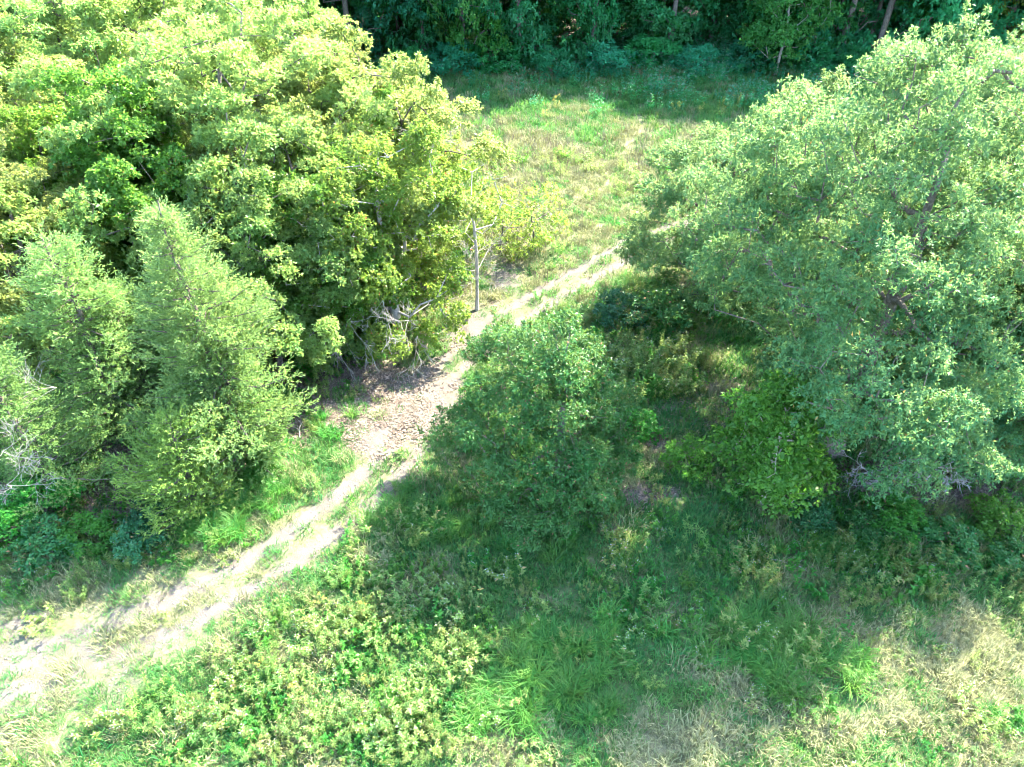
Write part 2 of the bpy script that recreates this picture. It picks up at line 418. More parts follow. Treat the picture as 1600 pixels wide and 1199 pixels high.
def skeleton(rng, h, trunk_top, clusters, r_tip=.012, lean=(0, 0), bend=.3, inner=None):
    """joins every cluster to the nearest older branch point; thickness by the number of tips carried"""
    nodes = []; par = []
    nt_ = 9
    ph = rng.uniform(0, 6.28)
    for i in range(nt_):
        t = i / (nt_ - 1)
        nodes.append([lean[0] * t * t + bend * math.sin(t * 3 + ph) * t, lean[1] * t * t + bend * math.cos(t * 2.3 + ph) * t, trunk_top * t - .15 * (i == 0)])
        par.append(i - 1)
    pts = clusters if inner is None else np.vstack([inner, clusters])
    axis_d = np.hypot(pts[:, 0], pts[:, 1]) + .35 * np.abs(pts[:, 2] - trunk_top * .6)
    order = np.argsort(axis_d)
    if inner is not None:
        k = len(inner); order = np.concatenate([np.arange(k), [i for i in order if i >= k]])
    tips = []
    for i in order:
        p = pts[i]
        A = np.array(nodes)
        dd = np.linalg.norm(A - p, axis=1) + np.where(A[:, 2] > p[2] + .2, 1.2 * (A[:, 2] - p[2]), 0) + np.where(np.arange(len(A)) < 2, 3, 0)
        j = int(np.argmin(dd))
        L = np.linalg.norm(A[j] - p)
        k = max(1, int(L / 1.1)); prev = j
        for s_ in range(1, k + 1):
            t = s_ / k
            m = A[j] * (1 - t) + p * t + (rng.normal(size=3) * .1 * min(L, 2) if s_ < k else 0)
            m[2] += .10 * L * math.sin(t * math.pi)
            nodes.append(list(m)); par.append(prev); prev = len(nodes) - 1
        tips.append(prev)
    nodes = np.array(nodes); par = np.array(par)
    cnt = np.zeros(len(nodes)); cnt[tips] = 1
    for i in range(len(nodes) - 1, 0, -1):
        cnt[par[i]] += cnt[i]
    rad = r_tip * np.maximum(cnt, .8) ** .56
    e = np.arange(1, len(nodes))
    is_tr = e < nt_
    flare = np.where(par[e] == 0, 1.5, 1.0)
    ra = np.minimum(rad[par[e]], rad[e] * 1.35) * np.where(is_tr, flare, 1); rb = rad[e]
    tr = tubes(nodes[par[e[is_tr]]], nodes[e[is_tr]], np.where(par[e[is_tr]] == 0, rad[1] * 1.6, rad[par[e[is_tr]]]), rb[is_tr], 8)
    br = tubes(nodes[par[e[~is_tr]]], nodes[e[~is_tr]], ra[~is_tr], rb[~is_tr], 5)
    return tr, br, nodes

def envelope_points(rng, h, cb, r, n, mid=.42, mind=.8, lump=.22, low_fill=.5, inner_frac=.55, power=2.0, shift=(0, 0)):
    bd = nrm(rng.normal(size=(16, 3))); bg_ = rng.normal(size=16) * lump
    pts = []; tries = 0
    P_ = np.zeros((0, 3))
    while len(pts) < n and tries < n * 60:
        tries += 1
        t = rng.uniform(0, 1)
        if t < mid and rng.uniform() > low_fill + (1 - low_fill) * t / mid: continue
        tt = (t - mid) / (1 - mid) if t > mid else (mid - t) / (mid + .04)
        pr = max(0, 1 - tt ** power) ** (1 / power)
        a = rng.uniform(0, 6.2832)
        d = np.array([math.cos(a), math.sin(a), (t - mid) * 1.5]); d /= np.linalg.norm(d)
        g = 1 + (np.maximum(0, bd @ d - .55) * bg_ * 2.2).sum()
        f = 1 - (1 - inner_frac) * rng.uniform() ** 1.6
        rr = r * pr * g * f
        tf = t if rr < .3 * r and t > mid else t
        p = np.array([rr * math.cos(a) + shift[0] * t, rr * math.sin(a) + shift[1] * t, cb + (h - cb) * (t * (1 if t < mid else (1 - (1 - f) * .5))) * (1 + .08 * (g - 1))])
        if len(pts) and np.min(np.linalg.norm(P_ - p, axis=1)) < mind * rng.uniform(.75, 1.2): continue
        pts.append(p); P_ = np.array(pts)
    return P_

PROTO = {}
def broadleaf(key, seed, h, r, cb, ncl, cr, n_tw, n_leaf, L, W, lump=.25, mid=.42, low_fill=.5, trunk_top=.78, r_tip=.013, lean=(0, 0), power=2.0,
              inner_frac=.55, bark='bark', droop=.15, flat=.75, up=.75, hole=0.0, spread=1.0, shoots=.12, lobe=None):
    rng = np.random.default_rng(seed)
    if lobe:                                             # big boughs first, each a pillow of clumps with dark gaps between
        lr, lk, sp_ = lobe
        Lb = envelope_points(rng, h - lr * .5, cb + lr * .3, r - lr * .5, ncl, mid, sp_, lump, low_fill, inner_frac, power)
        C = []; CT = []
        for c in Lb:
            o = nrm((c - np.array([0, 0, cb + (h - cb) * .3]))[None])[0]
            d = nrm(rng.normal(size=(lk, 3)) * .8 + o * .45 + np.array([0, 0, .35]))
            C.append(c + d * lr * rng.uniform(.55, 1.05, (lk, 1)) * np.array([1, 1, .9])); CT.append(np.full(lk, rng.uniform(-.25, .25)))
        C = np.vstack(C); CT = np.concatenate(CT)
    else:
        C = envelope_points(rng, h, cb, r, ncl, mid, cr * .9, lump, low_fill, inner_frac, power); CT = np.zeros(len(C))
    C[:, 2] = np.maximum(C[:, 2], .2)
    inner = envelope_points(rng, h * .75, cb + (h - cb) * .12, r * .45, 9, .5, .9, .1, .8, .8)
    tr, br, nodes = skeleton(rng, h, h * trunk_top, C, r_tip, lean, inner=inner)
    cz = cb + (h - cb) * .35
    outd = nrm(C - np.array([0, 0, cz]))
    TW = []; OD = []; TT = []
    for c, o, ct in zip(C, outd, CT):
        sz = cr * rng.uniform(.65, 1.3)
        k = int(n_tw * rng.uniform(.6, 1.25) * (sz / cr) ** 2)
        if rng.uniform() < hole: k //= 5
        d = nrm(rng.normal(size=(k, 3)))
        d[:, 2] = np.where(rng.uniform(size=k) < .82, np.abs(d[:, 2]), d[:, 2])
        rad = sz * rng.uniform(.25, 1, k) ** .5
        p = c + d * rad[:, None] * np.array([1, 1, flat])
        TW.append(p); OD.append(nrm(d * .8 + o * .6)); TT.append(np.full(k, ct))
        if rng.uniform() < shoots:                       # a long shoot standing out of the clump
            e = nrm((o * np.array([1, 1, .5]) + np.array([0, 0, .25]) + rng.normal(size=3) * .35)[None])[0]
            m_ = int(n_tw * .22) + 3
            t_s = rng.uniform(.5, 1.0, m_) * cr * rng.uniform(1.2, 1.8)
            TW.append(c + e * t_s[:, None] + rng.normal(size=(m_, 3)) * (.16 * cr * (1.3 - t_s / t_s.max()))[:, None]); OD.append(nrm(e + rng.normal(size=(m_, 3)) * .3)); TT.append(np.full(m_, ct))
    TW = np.vstack(TW); OD = np.vstack(OD)
    TW[:, 2] = np.maximum(TW[:, 2], .12)
    v, q, ti = star_leaves(rng, TW, OD, n_leaf, L, W, up, droop, spread, np.concatenate(TT))
    v[:, 2] = np.maximum(v[:, 2], .02)
    PROTO[key] = dict(trunk=mesh(key + '_trunk', np.vstack([tr[0], br[0]]), np.vstack([tr[1], br[1] + len(tr[0])]), smooth=True, mat=M[bark]),
                      crown=mesh(key + '_crown', v, q, tint=ti), nleaf=len(q))

def cedar(key, seed, h, r, n_br, n_spray, n_leaf, L, W, cb=.3, shape=.75):
    """red cedar: many upswept plumes round a tapering trunk"""
    rng = np.random.default_rng(seed)
    A = []; B = []; RA = []; RB = []; TW = []; OD = []
    zz = np.sort(rng.uniform(0, 1, n_br) ** .9)
    lob = [(rng.uniform(0, 6.28), rng.uniform(.1, .9), rng.uniform(-.45, .45)) for _ in range(16)]
    for i, t in enumerate(zz):
        a = i * 2.39996 + rng.normal() * .3
        z0 = cb + (h - cb) * t * .93
        g = 1 + sum(gg * math.exp(-((math.cos(a - aa) - 1) ** 2) * 3 - ((t - tt) / .16) ** 2) for aa, tt, gg in lob)
        ln = r * (1 - t) ** shape * g * rng.uniform(.55, 1.2) + .25
        rise = ln * rng.uniform(.15, .55)
        o = np.array([math.cos(a), math.sin(a), 0])
        p0 = np.array([0, 0, z0]); p1 = p0 + o * ln * .55 + np.array([0, 0, rise * .35]); p2 = p0 + o * ln + np.array([0, 0, rise])
        A += [p0, p1]; B += [p1, p2]; rb0 = .012 + .016 * ln
        RA += [rb0, rb0 * .6]; RB += [rb0 * .6, .006]
        k = max(5, int(n_spray * (ln / r) ** 1.1))
        f = rng.uniform(.12, 1.05, k) ** .8
        base = p0 + (p2 - p0) * f[:, None]
        wdt = .26 * ln * (1.15 - f) + .18
        side = np.array([-o[1], o[0], 0])
        off_ = side * (rng.normal(size=k) * wdt * .75)[:, None] + np.array([0, 0, 1]) * (rng.normal(size=k) * .22 + .08)[:, None] + o * (rng.normal(size=k) * .15)[:, None]
        TW.append(base + off_); OD.append(nrm(o * .75 + off_ * .9 + np.array([0, 0, .55])))
    TW = np.vstack(TW); OD = np.vstack(OD)
    n = len(TW)
    # each plume: leaves strung along a short axis
    c = np.repeat(TW, n_leaf, 0); o = np.repeat(OD, n_leaf, 0)
    s_ = np.tile(np.linspace(-.5, .5, n_leaf), n)[:, None] * .30
    rr = nrm(rng.normal(size=c.shape))
    d = nrm(o * .9 + rr * .75)
    nn = nrm(np.array([0, 0, .8]) + rng.normal(size=c.shape) * .6)
    Ls = L * rng.uniform(.7, 1.3, len(c))
    v, q = leaf_quads(c + o * s_, d, nn, Ls, W / L * Ls)
    v[:, 2] = np.maximum(v[:, 2], .02)
    ti = np.clip(np.repeat(rng.uniform(0, .55, n), n_leaf) + rng.uniform(0, .45, len(c)), 0, 1)
    zt = np.linspace(0, h * .97, 10)
    tp = np.stack([.08 * np.sin(zt), .08 * np.cos(zt * 1.3), zt], 1); tp[0, 2] = -.15
    rt = .018 * h * (1 - zt / h) + .015
    t1, t2 = tubes(tp[:-1], tp[1:], rt[:-1], rt[1:], 8), tubes(A, B, RA, RB, 4)
    PROTO[key] = dict(trunk=mesh(key + '_trunk', np.vstack([t1[0], t2[0]]), np.vstack([t1[1], t2[1] + len(t1[0])]), smooth=True, mat=M['bark']),
                      crown=mesh(key + '_crown', v, q, tint=np.repeat(ti, 4)), nleaf=len(q))

def twig_mesh(key, seed, start_dirs, length, r0, levels=4, kids=3, droop=.0, curl=.35, spread=.6, mat='dead'):
    """bare branching wood"""
    rng = np.random.default_rng(seed)
    A = []; B = []; RA = []; RB = []
    def grow(p, d, L, r, lv):
        n = 4
        for i in range(n):
            d = nrm((d + rng.normal(size=3) * curl * .35 + np.array([0, 0, -droop * .25]))[None])[0]
            p2 = p + d * L / n
            r2 = r * (1 - .18)
            A.append(p); B.append(p2); RA.append(r); RB.append(r2)
            p, r = p2, r2
            if lv > 0 and i >= 1:
                for _ in range(kids if i == n - 1 else rng.integers(1, 3)):
                    dd = nrm((d + rng.normal(size=3) * spread)[None])[0]
                    grow(p, dd, L * rng.uniform(.42, .68), r * .62, lv - 1)
    for p, d in start_dirs:
        grow(np.array(p, float), nrm(np.array([d], float))[0], length * rng.uniform(.8, 1.15), r0, levels)
    PROTO[key] = mesh(key, *tubes(A, B, np.maximum(RA, .009), np.maximum(RB, .008), 4), smooth=True, mat=M[mat])
    return PROTO[key]

broadleaf('oak', 3, 18.6, 8.9, 2.4, 145, .86, 46, 6, .175, .066, lump=.42, mid=.37, low_fill=.85, r_tip=.012, inner_frac=.58, droop=.2, hole=.08, power=1.6, shoots=.25, lobe=(1.5, 7, 1.7))
broadleaf('rightwood', 5, 10.5, 4.4, .5, 52, .70, 44, 6, .17, .064, lump=.4, mid=.42, low_fill=.9, r_tip=.010, hole=.08, shoots=.25, lobe=(1.15, 7, 1.3))
broadleaf('bush', 8, 9.8, 4.3, .1, 72, .60, 36, 6, .16, .058, lump=.32, mid=.22, low_fill=.95, r_tip=.010, inner_frac=.60, power=1.28, spread=1.15, lobe=(1.0, 7, 1.1), shoots=.4, hole=.08)
broadleaf('lime_a', 12, 16, 6.4, 3.4, 76, .72, 40, 5, .21, .09, lump=.45, mid=.45, r_tip=.012, low_fill=.7, lobe=(1.35, 7, 1.55), shoots=.3, hole=.06)
broadleaf('lime_b', 13, 14, 4.8, 2.4, 52, .68, 40, 5, .20, .09, lump=.45, mid=.45, r_tip=.012, low_fill=.75, lobe=(1.2, 7, 1.4), shoots=.3, hole=.06)
broadleaf('maple', 17, 15, 4.6, 2.0, 50, .55, 38, 5, .18, .115, lump=.5, mid=.40, low_fill=.8, r_tip=.011, power=1.4, flat=1.25, hole=.08, lobe=(1.1, 7, 1.3), shoots=.35)
broadleaf('yellow', 19, 13, 4.3, .5, 58, .58, 36, 5, .17, .095, lump=.42, mid=.38, low_fill=1.0, r_tip=.011, bark='palebark', flat=1.0, hole=.12, lobe=(1.1, 7, 1.3), shoots=.3)
broadleaf('sparse', 23, 9.5, 2.7, 3.2, 26, .7, 24, 5, .18, .09, lump=.35, mid=.5, low_fill=.6, r_tip=.013, bark='palebark', hole=.25)
broadleaf('forest_a', 29, 19, 5.6, .6, 40, 1.0, 26, 5, .36, .17, lump=.4, mid=.45, low_fill=.95, r_tip=.015, lobe=(1.9, 6, 2.4))
broadleaf('forest_b', 31, 17, 5.0, .6, 34, 1.0, 26, 5, .36, .18, lump=.4, mid=.40, low_fill=.95, r_tip=.015, power=1.7, lobe=(1.9, 6, 2.3))
broadleaf('sapling', 37, 7.4, 2.7, 1.3, 60, .8, 44, 5, .22, .12, lump=.25, mid=.4, low_fill=.9, r_tip=.011, bark='palebark')
broadleaf('shrub_a', 41, 2.2, 1.5, .05, 26, .5, 26, 5, .18, .09, lump=.25, mid=.3, low_fill=1, r_tip=.006, trunk_top=.5)
broadleaf('shrub_b', 43, 4.6, 2.2, .2, 38, .6, 26, 5, .17, .08, lump=.35, mid=.4, low_fill=.9, r_tip=.009, trunk_top=.6, hole=.3)
cedar('cedar_a', 47, 13.5, 3.7, 170, 110, 6, .15, .044)
cedar('cedar_b', 53, 11.5, 4.0, 150, 104, 6, .15, .044, shape=.62)
cedar('cedar_small', 59, 5.6, 2.4, 100, 60, 6, .15, .048, shape=.6)
twig_mesh('dead_spray', 61, [((0, 0, 0), (.2, 0, -.8)), ((0, 0, 0), (.5, .2, -.6)), ((0, 0, 0), (-.3, .1, -.8))], 1.9, .017, 2, 2, droop=.2, curl=.45, spread=.5)
twig_mesh('dead_fan', 62, [((0, 0, 0), (.9, -.3, .35)), ((0, 0, 0), (.8, .4, .6)), ((0, 0, 0), (.9, -.2, -.2))], 2.2, .024, 2, 2, droop=-.1, curl=.5, spread=.5)
twig_mesh('dead_brush', 63, [((0, 0, 0), (-.7, -.3, .3)), ((0, 0, 0), (.3, -.5, .3)), ((0, 0, 0), (-.2, .2, .8)), ((0, 0, 0), (.8, 0, .2)), ((0, 0, 0), (-.8, .3, .0))], 1.6, .022, 3, 2, spread=.8)

UNIT = {}
def tree(key, name, label, cat, x, y, mat, group=None, s=1.0, sz=None, rot=0.0, dead=()):
    sz = sz or s
    o = link(name, None, loc=(x, y, float(ground_z(x, y)) - .03), rotz=rot, scale=(s, s, sz))
    o.empty_display_size = .5
    tag(o, label, cat, group)
    p = PROTO[key]
    link('trunk', p['trunk'], o)
    c = p['crown']
    if not c.materials: c.materials.append(None)
    co = link('crown', c, o)
    co.material_slots[0].link = 'OBJECT'; co.material_slots[0].material = M[mat]
    for dk, dl, dr, ds in dead:
        d = link('dead_branch', PROTO[dk], o, loc=dl, rotz=dr, scale=(ds,) * 3)
        d['label'] = 'bare pale grey dead branch'
    return o
def by_top(px, py, h):      # a tree whose top the photograph shows at this pixel
    return at_height(px, py, h)

# --- right side
x, y = 15.2, 24.8
tree('oak', 'oak_tree', 'huge spreading oak, largest tree of the scene, right of the dirt track', 'tree', x, y, 'oak', s=.80, sz=.955, rot=.6)
tree('rightwood', 'broadleaf_tree', 'grey-green tree leaning on the huge oak, beside the dry grass', 'tree', 23.0, 27.0, 'oak', s=1.1, rot=2.2)
x, y = P(1112, 466)
tree('rightwood', 'broadleaf_tree', 'rounded grey-green tree at the bend where the track leaves the field', 'tree', x, y, 'oak', rot=1.2)
x, y = P(1190, 480)
tree('rightwood', 'broadleaf_tree', 'grey-green tree behind the huge oak, facing the sunny field', 'tree', 18.5, 42.0, 'oak', s=1.0, rot=3.9)
x, y = by_top(1215, 150, 8)
tree('cedar_b', 'cedar_tree', 'small pale lime cedar at the field edge behind the huge oak', 'tree', x, y, 'cedar_lime', s=.62, sz=.70, rot=2.0)
x, y = P(1195, 792)
tree('sapling', 'young_tree', 'young bright green tree with bare slim trunk under the huge oak', 'tree', x - .2, y, 'sapling', s=.88, sz=.92, rot=.4)
x, y = P(1500, 790)
tree('rightwood', 'broadleaf_tree', 'low pale tree with thin trunks beside the dry grass, right of the huge oak', 'tree', x + 2.2, y + 2.6, 'oak', s=.78, sz=.72, rot=5.0)
tree('oak', 'oak_tree', 'second oak behind the huge one, by the field edge', 'tree', 31, 40, 'oak', s=.85, rot=2.6)
tree('rightwood', 'broadleaf_tree', 'grey-green tree squeezed between the two oaks', 'tree', 24.5, 33, 'oak', s=1.25, rot=.3)
x, y = P(874, 784)
tree('bush', 'bushy_tree', 'dense dark green bushy tree standing alone in the grass beside the track', 'tree', x, y, 'bush', rot=4.2, s=.89, sz=.90)

# --- left wood
x, y = by_top(240, 300, 13.5)
tree('cedar_a', 'cedar_tree', 'tall pale green cedar with feathery crown in front of the left wood', 'tree', x, y, 'cedar', rot=.3)
x, y = by_top(60, 355, 11.2)
tree('cedar_b', 'cedar_tree', 'broad pale cedar with bare grey limbs, beside the tall feathery cedar', 'tree', x, y, 'cedar', rot=1.3,
     dead=(('dead_fan', (-2.9, -.6, 5.6), 2.4, .6),))
x, y = by_top(155, 425, 8.6)
tree('cedar_b', 'cedar_tree', 'shorter cedar filling the gap between the broad and the tall feathery cedars', 'tree', x, y, 'cedar', s=.85, sz=.75, rot=4.1)
x, y = by_top(330, 520, 7.5)
tree('cedar_small', 'cedar_tree', 'low pale cedar against the track side of the tall feathery cedar', 'tree', x, y, 'cedar', s=1.15, sz=1.3, rot=2.1)
x, y = P(322, 800)
tree('cedar_small', 'cedar_tree', 'small bright yellow-green cedar at the foot of the tall feathery one', 'tree', x, y, 'cedar_lime', rot=.9)
x, y = by_top(110, 90, 15)
tree('maple', 'maple_tree', 'bright green upright maple with yellow tips rising behind the broad cedar', 'tree', x, y, 'maple', rot=.5)
x, y = by_top(290, 260, 11)
tree('maple', 'maple_tree', 'smaller yellow-tipped maple between the tall maple and the feathery cedar', 'tree', x - .5, y + .6, 'maple', s=.72, rot=2.5)
x, y = by_top(320, 15, 16)
tree('lime_a', 'walnut_tree', 'wide pale green walnut with dark leaning trunk in the left wood', 'tree', x, y, 'lime', rot=.0)
x, y = by_top(520, 70, 14)
tree('lime_b', 'walnut_tree', 'pale green walnut at the clearing corner, grey bare twigs on its side', 'tree', x, y, 'lime', rot=.4,
     dead=(('dead_fan', (3.2, -1.4, 9.3), -.8, .8), ('dead_fan', (3.4, -.4, 8.6), -.5, .8)))
x, y = by_top(430, 185, 12.5)
tree('lime_b', 'walnut_tree', 'pale walnut half hidden between the yellowing tree and the feathery cedar', 'tree', x, y, 'lime', s=.9, rot=3.3)
x, y = P(672, 545)
tree('yellow', 'yellowing_tree', 'yellowing tree with hanging dead branches at the edge of the dirt track', 'tree', x - 1.8, y + .5, 'yellow', rot=.2, s=.93,
     dead=(('dead_spray', (-2.6, -2.9, 4.2), .3, 1.1), ('dead_spray', (1.0, -3.4, 2.9), 1.3, .8), ('dead_spray', (-.6, -3.3, 5.4), 2.3, .8), ('dead_fan', (.6, -3.4, 4.0), -2.0, .6)))
x, y = P(560, 530)
tree('yellow', 'yellowing_tree', 'shorter deep green and yellow tree with a long hanging dead branch', 'tree', x - .3, y + .6, 'maple', s=.86, rot=2.4,
     dead=(('dead_spray', (1.6, 4.0, 4.4), -2.0, 1.5), ('dead_spray', (.0, 3.6, 6.0), -1.2, .9)))
x, y = P(745, 482)
tree('sparse', 'sparse_tree', 'thin sparse tree with straight grey trunk and bare lower twigs by the track', 'tree', x, y, 'yellow', rot=.7,
     dead=(('dead_fan', (.1, -.1, 3.2), 2.4, .55), ('dead_fan', (.1, 0, 2.4), -1.4, .55), ('dead_fan', (0, 0, 4.0), .2, .55), ('dead_fan', (0, 0, 2.8), 3.6, .6)))
x, y = P(832, 392)
tree('shrub_b', 'shrub', 'yellow-green shrub on the field side of the thin sparse tree', 'shrub', x, y, 'yellow', rot=1.0, s=1.1)
x, y = P(790, 395)
tree('shrub_b', 'shrub', 'open yellow-green shrub right behind the thin sparse tree', 'shrub', x - .4, y, 'yellow', rot=2.7, s=1.0)
x, y = by_top(638, 212, 9)
tree('yellow', 'yellowing_tree', 'small yellowing tree behind the one with hanging dead branches, facing the field', 'tree', x, y, 'yellow', s=.68, rot=4.4)
x, y = by_top(572, 135, 11)
tree('yellow', 'yellowing_tree', 'greyish yellowing tree at the clearing corner below the walnut', 'tree', x, y, 'yellow', s=.85, rot=5.4)
G_L = 'trees deep in the left wood'
for i, (px, py, h, k, s, lab) in enumerate([
        (60, -40, 16, 'lime_a', 1.0, 'pale green tree far back in the left wood behind the tall maple'),
        (190, -60, 16.5, 'lime_b', 1.15, 'pale tree far back between the tall maple and the wide walnut'),
        (-80, 40, 15, 'lime_b', 1.1, 'pale tree beside the tall maple on the side away from the track'),
        (430, -30, 15, 'lime_b', 1.05, 'pale tree behind the wide walnut, next to the dark woodland edge'),
        (200, 90, 14, 'maple', .92, 'vivid green maple touching the tall maple on its track side'),
        (-100, 190, 13, 'lime_a', .8, 'wide pale tree behind the broad cedar, away from the track'),
        (20, 150, 13, 'maple', .86, 'vivid green maple right behind the broad cedar and before the tall maple'),
        (330, 130, 13, 'lime_b', .85, 'pale tree directly in front of the wide walnut with the leaning trunk'),
        (-40, 260, 12, 'lime_b', .85, 'low pale tree leaning over the broad cedar from behind'),
        (380, 330, 9.5, 'lime_b', .68, 'low shaded tree tucked beside the tall feathery cedar on its track side'),
        (480, 330, 9, 'yellow', .7, 'low green tree between feathery cedar and the hanging dead branches'),
        (480, 60, 13.5, 'lime_a', .8, 'pale tree between the wide walnut and the clearing corner walnut')]):
    x, y = by_top(px, py, h)
    tree(k, 'maple_tree' if k == 'maple' else 'walnut_tree', lab, 'tree', x, y, 'maple' if k == 'maple' else 'lime', G_L, s=s, rot=1.1 * i + .5)
for px, y_, k, s, lab in [(-30, 62, 'lime_a', 1.1, 'pale tree at the far back of the left wood, beyond the tall maple'), (90, 66, 'lime_a', 1.15, 'broad pale tree at the far back of the left wood, behind the wide walnut'),
                          (230, 64, 'lime_b', 1.2, 'narrow pale tree at the far back of the left wood, near the woodland edge'), (-150, 52, 'lime_a', 1.0, 'pale tree at the outer back of the left wood, away from the track'),
                          (-170, 66, 'lime_b', 1.3, 'tall narrow pale tree at the outer back corner of the left wood')]:
    tree(k, 'walnut_tree', lab, 'tree', (px - 800) / F * (CAM_H * sp * .4 + y_ * cp), y_, 'lime', G_L, s=s, rot=y_ + px)
x, y = by_top(-60, 520, 9)
tree('cedar_b', 'cedar_tree', 'cedar at the near end of the left wood with dead grey limbs', 'tree', x, y, 'cedar', s=.8, rot=3.0,
     dead=(('dead_fan', (-1.0, 2.2, 6.0), 2.9, .7), ('dead_fan', (-.8, 2.8, 4.2), 3.3, .7)))

# --- woodland edge beyond the clearing
rng = np.random.default_rng(77)
G_B = 'trees of the shaded woodland edge'
L_B = 'dark green tree in the shaded woodland edge beyond the clearing'
k = 0
for row, (yy, step) in enumerate([(86, 6.2), (92, 6.4), (99, 7.5), (108, 8.0), (119, 9.0)]):
    xx = (-75 if row in (1, 3) else -46) + row * 2.7
    while xx < 76:
        kk = 'forest_a' if (k * 7 + row) % 3 else 'forest_b'
        x_ = xx + rng.uniform(-1.4, 1.4); y_ = yy + rng.uniform(-2.0, 2.0) - .05 * max(0, x_ - 20)
        br = (abs(x_ - 18) < 3.5 or abs(x_ - 66) < 4) and row == 0
        if not br:
            pale = k % 5 == 2
            lab, grp = (('dark green tree deep inside the woodland beyond the clearing', 'trees deep inside the far woodland') if row > 1 else
                        ('lighter green tree of the shaded woodland edge beyond the clearing', 'lighter trees of the woodland edge') if pale else (L_B, G_B))
            tree(kk, 'forest_tree', lab, 'tree', x_, y_, 'wood_bright' if pale and row < 2 else 'wood', grp, s=rng.uniform(.85, 1.1), sz=rng.uniform(.95, 1.2) * (1.2 if row < 2 else 1), rot=rng.uniform(0, 6.28))
        k += 1
        xx += step * rng.uniform(.85, 1.15)
x, y = P(1050, 105)
tree('forest_b', 'forest_tree', 'brighter green drooping tree standing out of the dark woodland edge', 'tree', x, y + 3, 'wood_bright', s=1.05, rot=.8)
x, y = P(1210, 118)
tree('sapling', 'young_tree', 'light green young tree in front of the dark woodland edge', 'tree', x, y, 'wood_bright', s=1.35, rot=2.0)
x, y = P(1500, 90)
tree('forest_b', 'forest_tree', 'yellowish tree of the woodland edge above the huge oak', 'tree', x + 4, y, 'maple', s=.9, rot=2.9)
x, y = P(1350, 90)
tree('forest_a', 'forest_tree', 'mid green tree of the woodland edge above the huge oak', 'tree', x, y, 'wood_bright', s=.8, rot=4.9)

# --- shrubs one can tell apart
def shrub(px, py, label, mat, s=1.0, sz=None, key='shrub_a', group=None, rot=0.0):
    x, y = P(px, py)
    return tree(key, 'shrub', label, 'shrub', x, y, mat, group, s=s, sz=sz, rot=rot)
shrub(925, 560, 'small vivid green shrub beside the lone bushy tree, edge of the shade', 'sapling', .5, .8)
shrub(1005, 680, 'low vivid green shrub in the sun between bushy tree and oak', 'sapling', .7, .5, rot=1)
shrub(1075, 735, 'dark green shrub under the oak by the sunlit litter', 'sapling', .75, .8, rot=2)
shrub(960, 505, 'dark shaded shrub at the far side of the bushy tree', 'bush', 1.0, .9, rot=3)
shrub(1030, 510, 'dark shaded shrub at the foot of the grey-green bend tree', 'bush', 1.1, 1.0, rot=4)
G_S = 'shrubs along the foot of the left wood'
for i, (px, py, s) in enumerate([(20, 850, 1.0), (90, 862, .9), (150, 845, .8), (215, 860, .75), (70, 800, 1.1), (250, 830, .8), (420, 745, .6)]):
    shrub(px, py, 'dark leafy shrub along the shaded foot of the left wood', 'bush' if i % 2 else 'sapling', s * .9, s * .8, group=G_S, rot=i * 1.3)
for i, (px, py, s) in enumerate([(590, 545, .8), (500, 560, .8), (450, 640, .7), (540, 520, .9), (470, 580, .7)]):
    shrub(px, py, 'deep green shrub on the litter under the yellowing trees', 'sapling', s, s * .8, group='shrubs under the yellowing trees', rot=i * 1.1)
for i, (px, py, s) in enumerate([(1400, 830, .9), (1480, 850, .8), (1340, 830, .7), (1560, 830, .9), (1270, 815, .7), (1590, 880, .8)]):
    shrub(px, py, 'low dark green shrub along the near foot of the oak wood', 'bush' if i % 3 else 'sapling', s, s * .6, group='shrubs at the near foot of the oak wood', rot=i * 1.7)
for i, px in enumerate([640, 715, 780, 860, 940, 1010, 1090, 1170, 1260, 1330]):
    shrub(px, 118 - 6 * (i % 3), 'dark shrub at the foot of the woodland edge beyond the clearing', 'wood', 1.5 + .3 * (i % 3), 1.3, group='shrubs of the shaded woodland edge', rot=i)

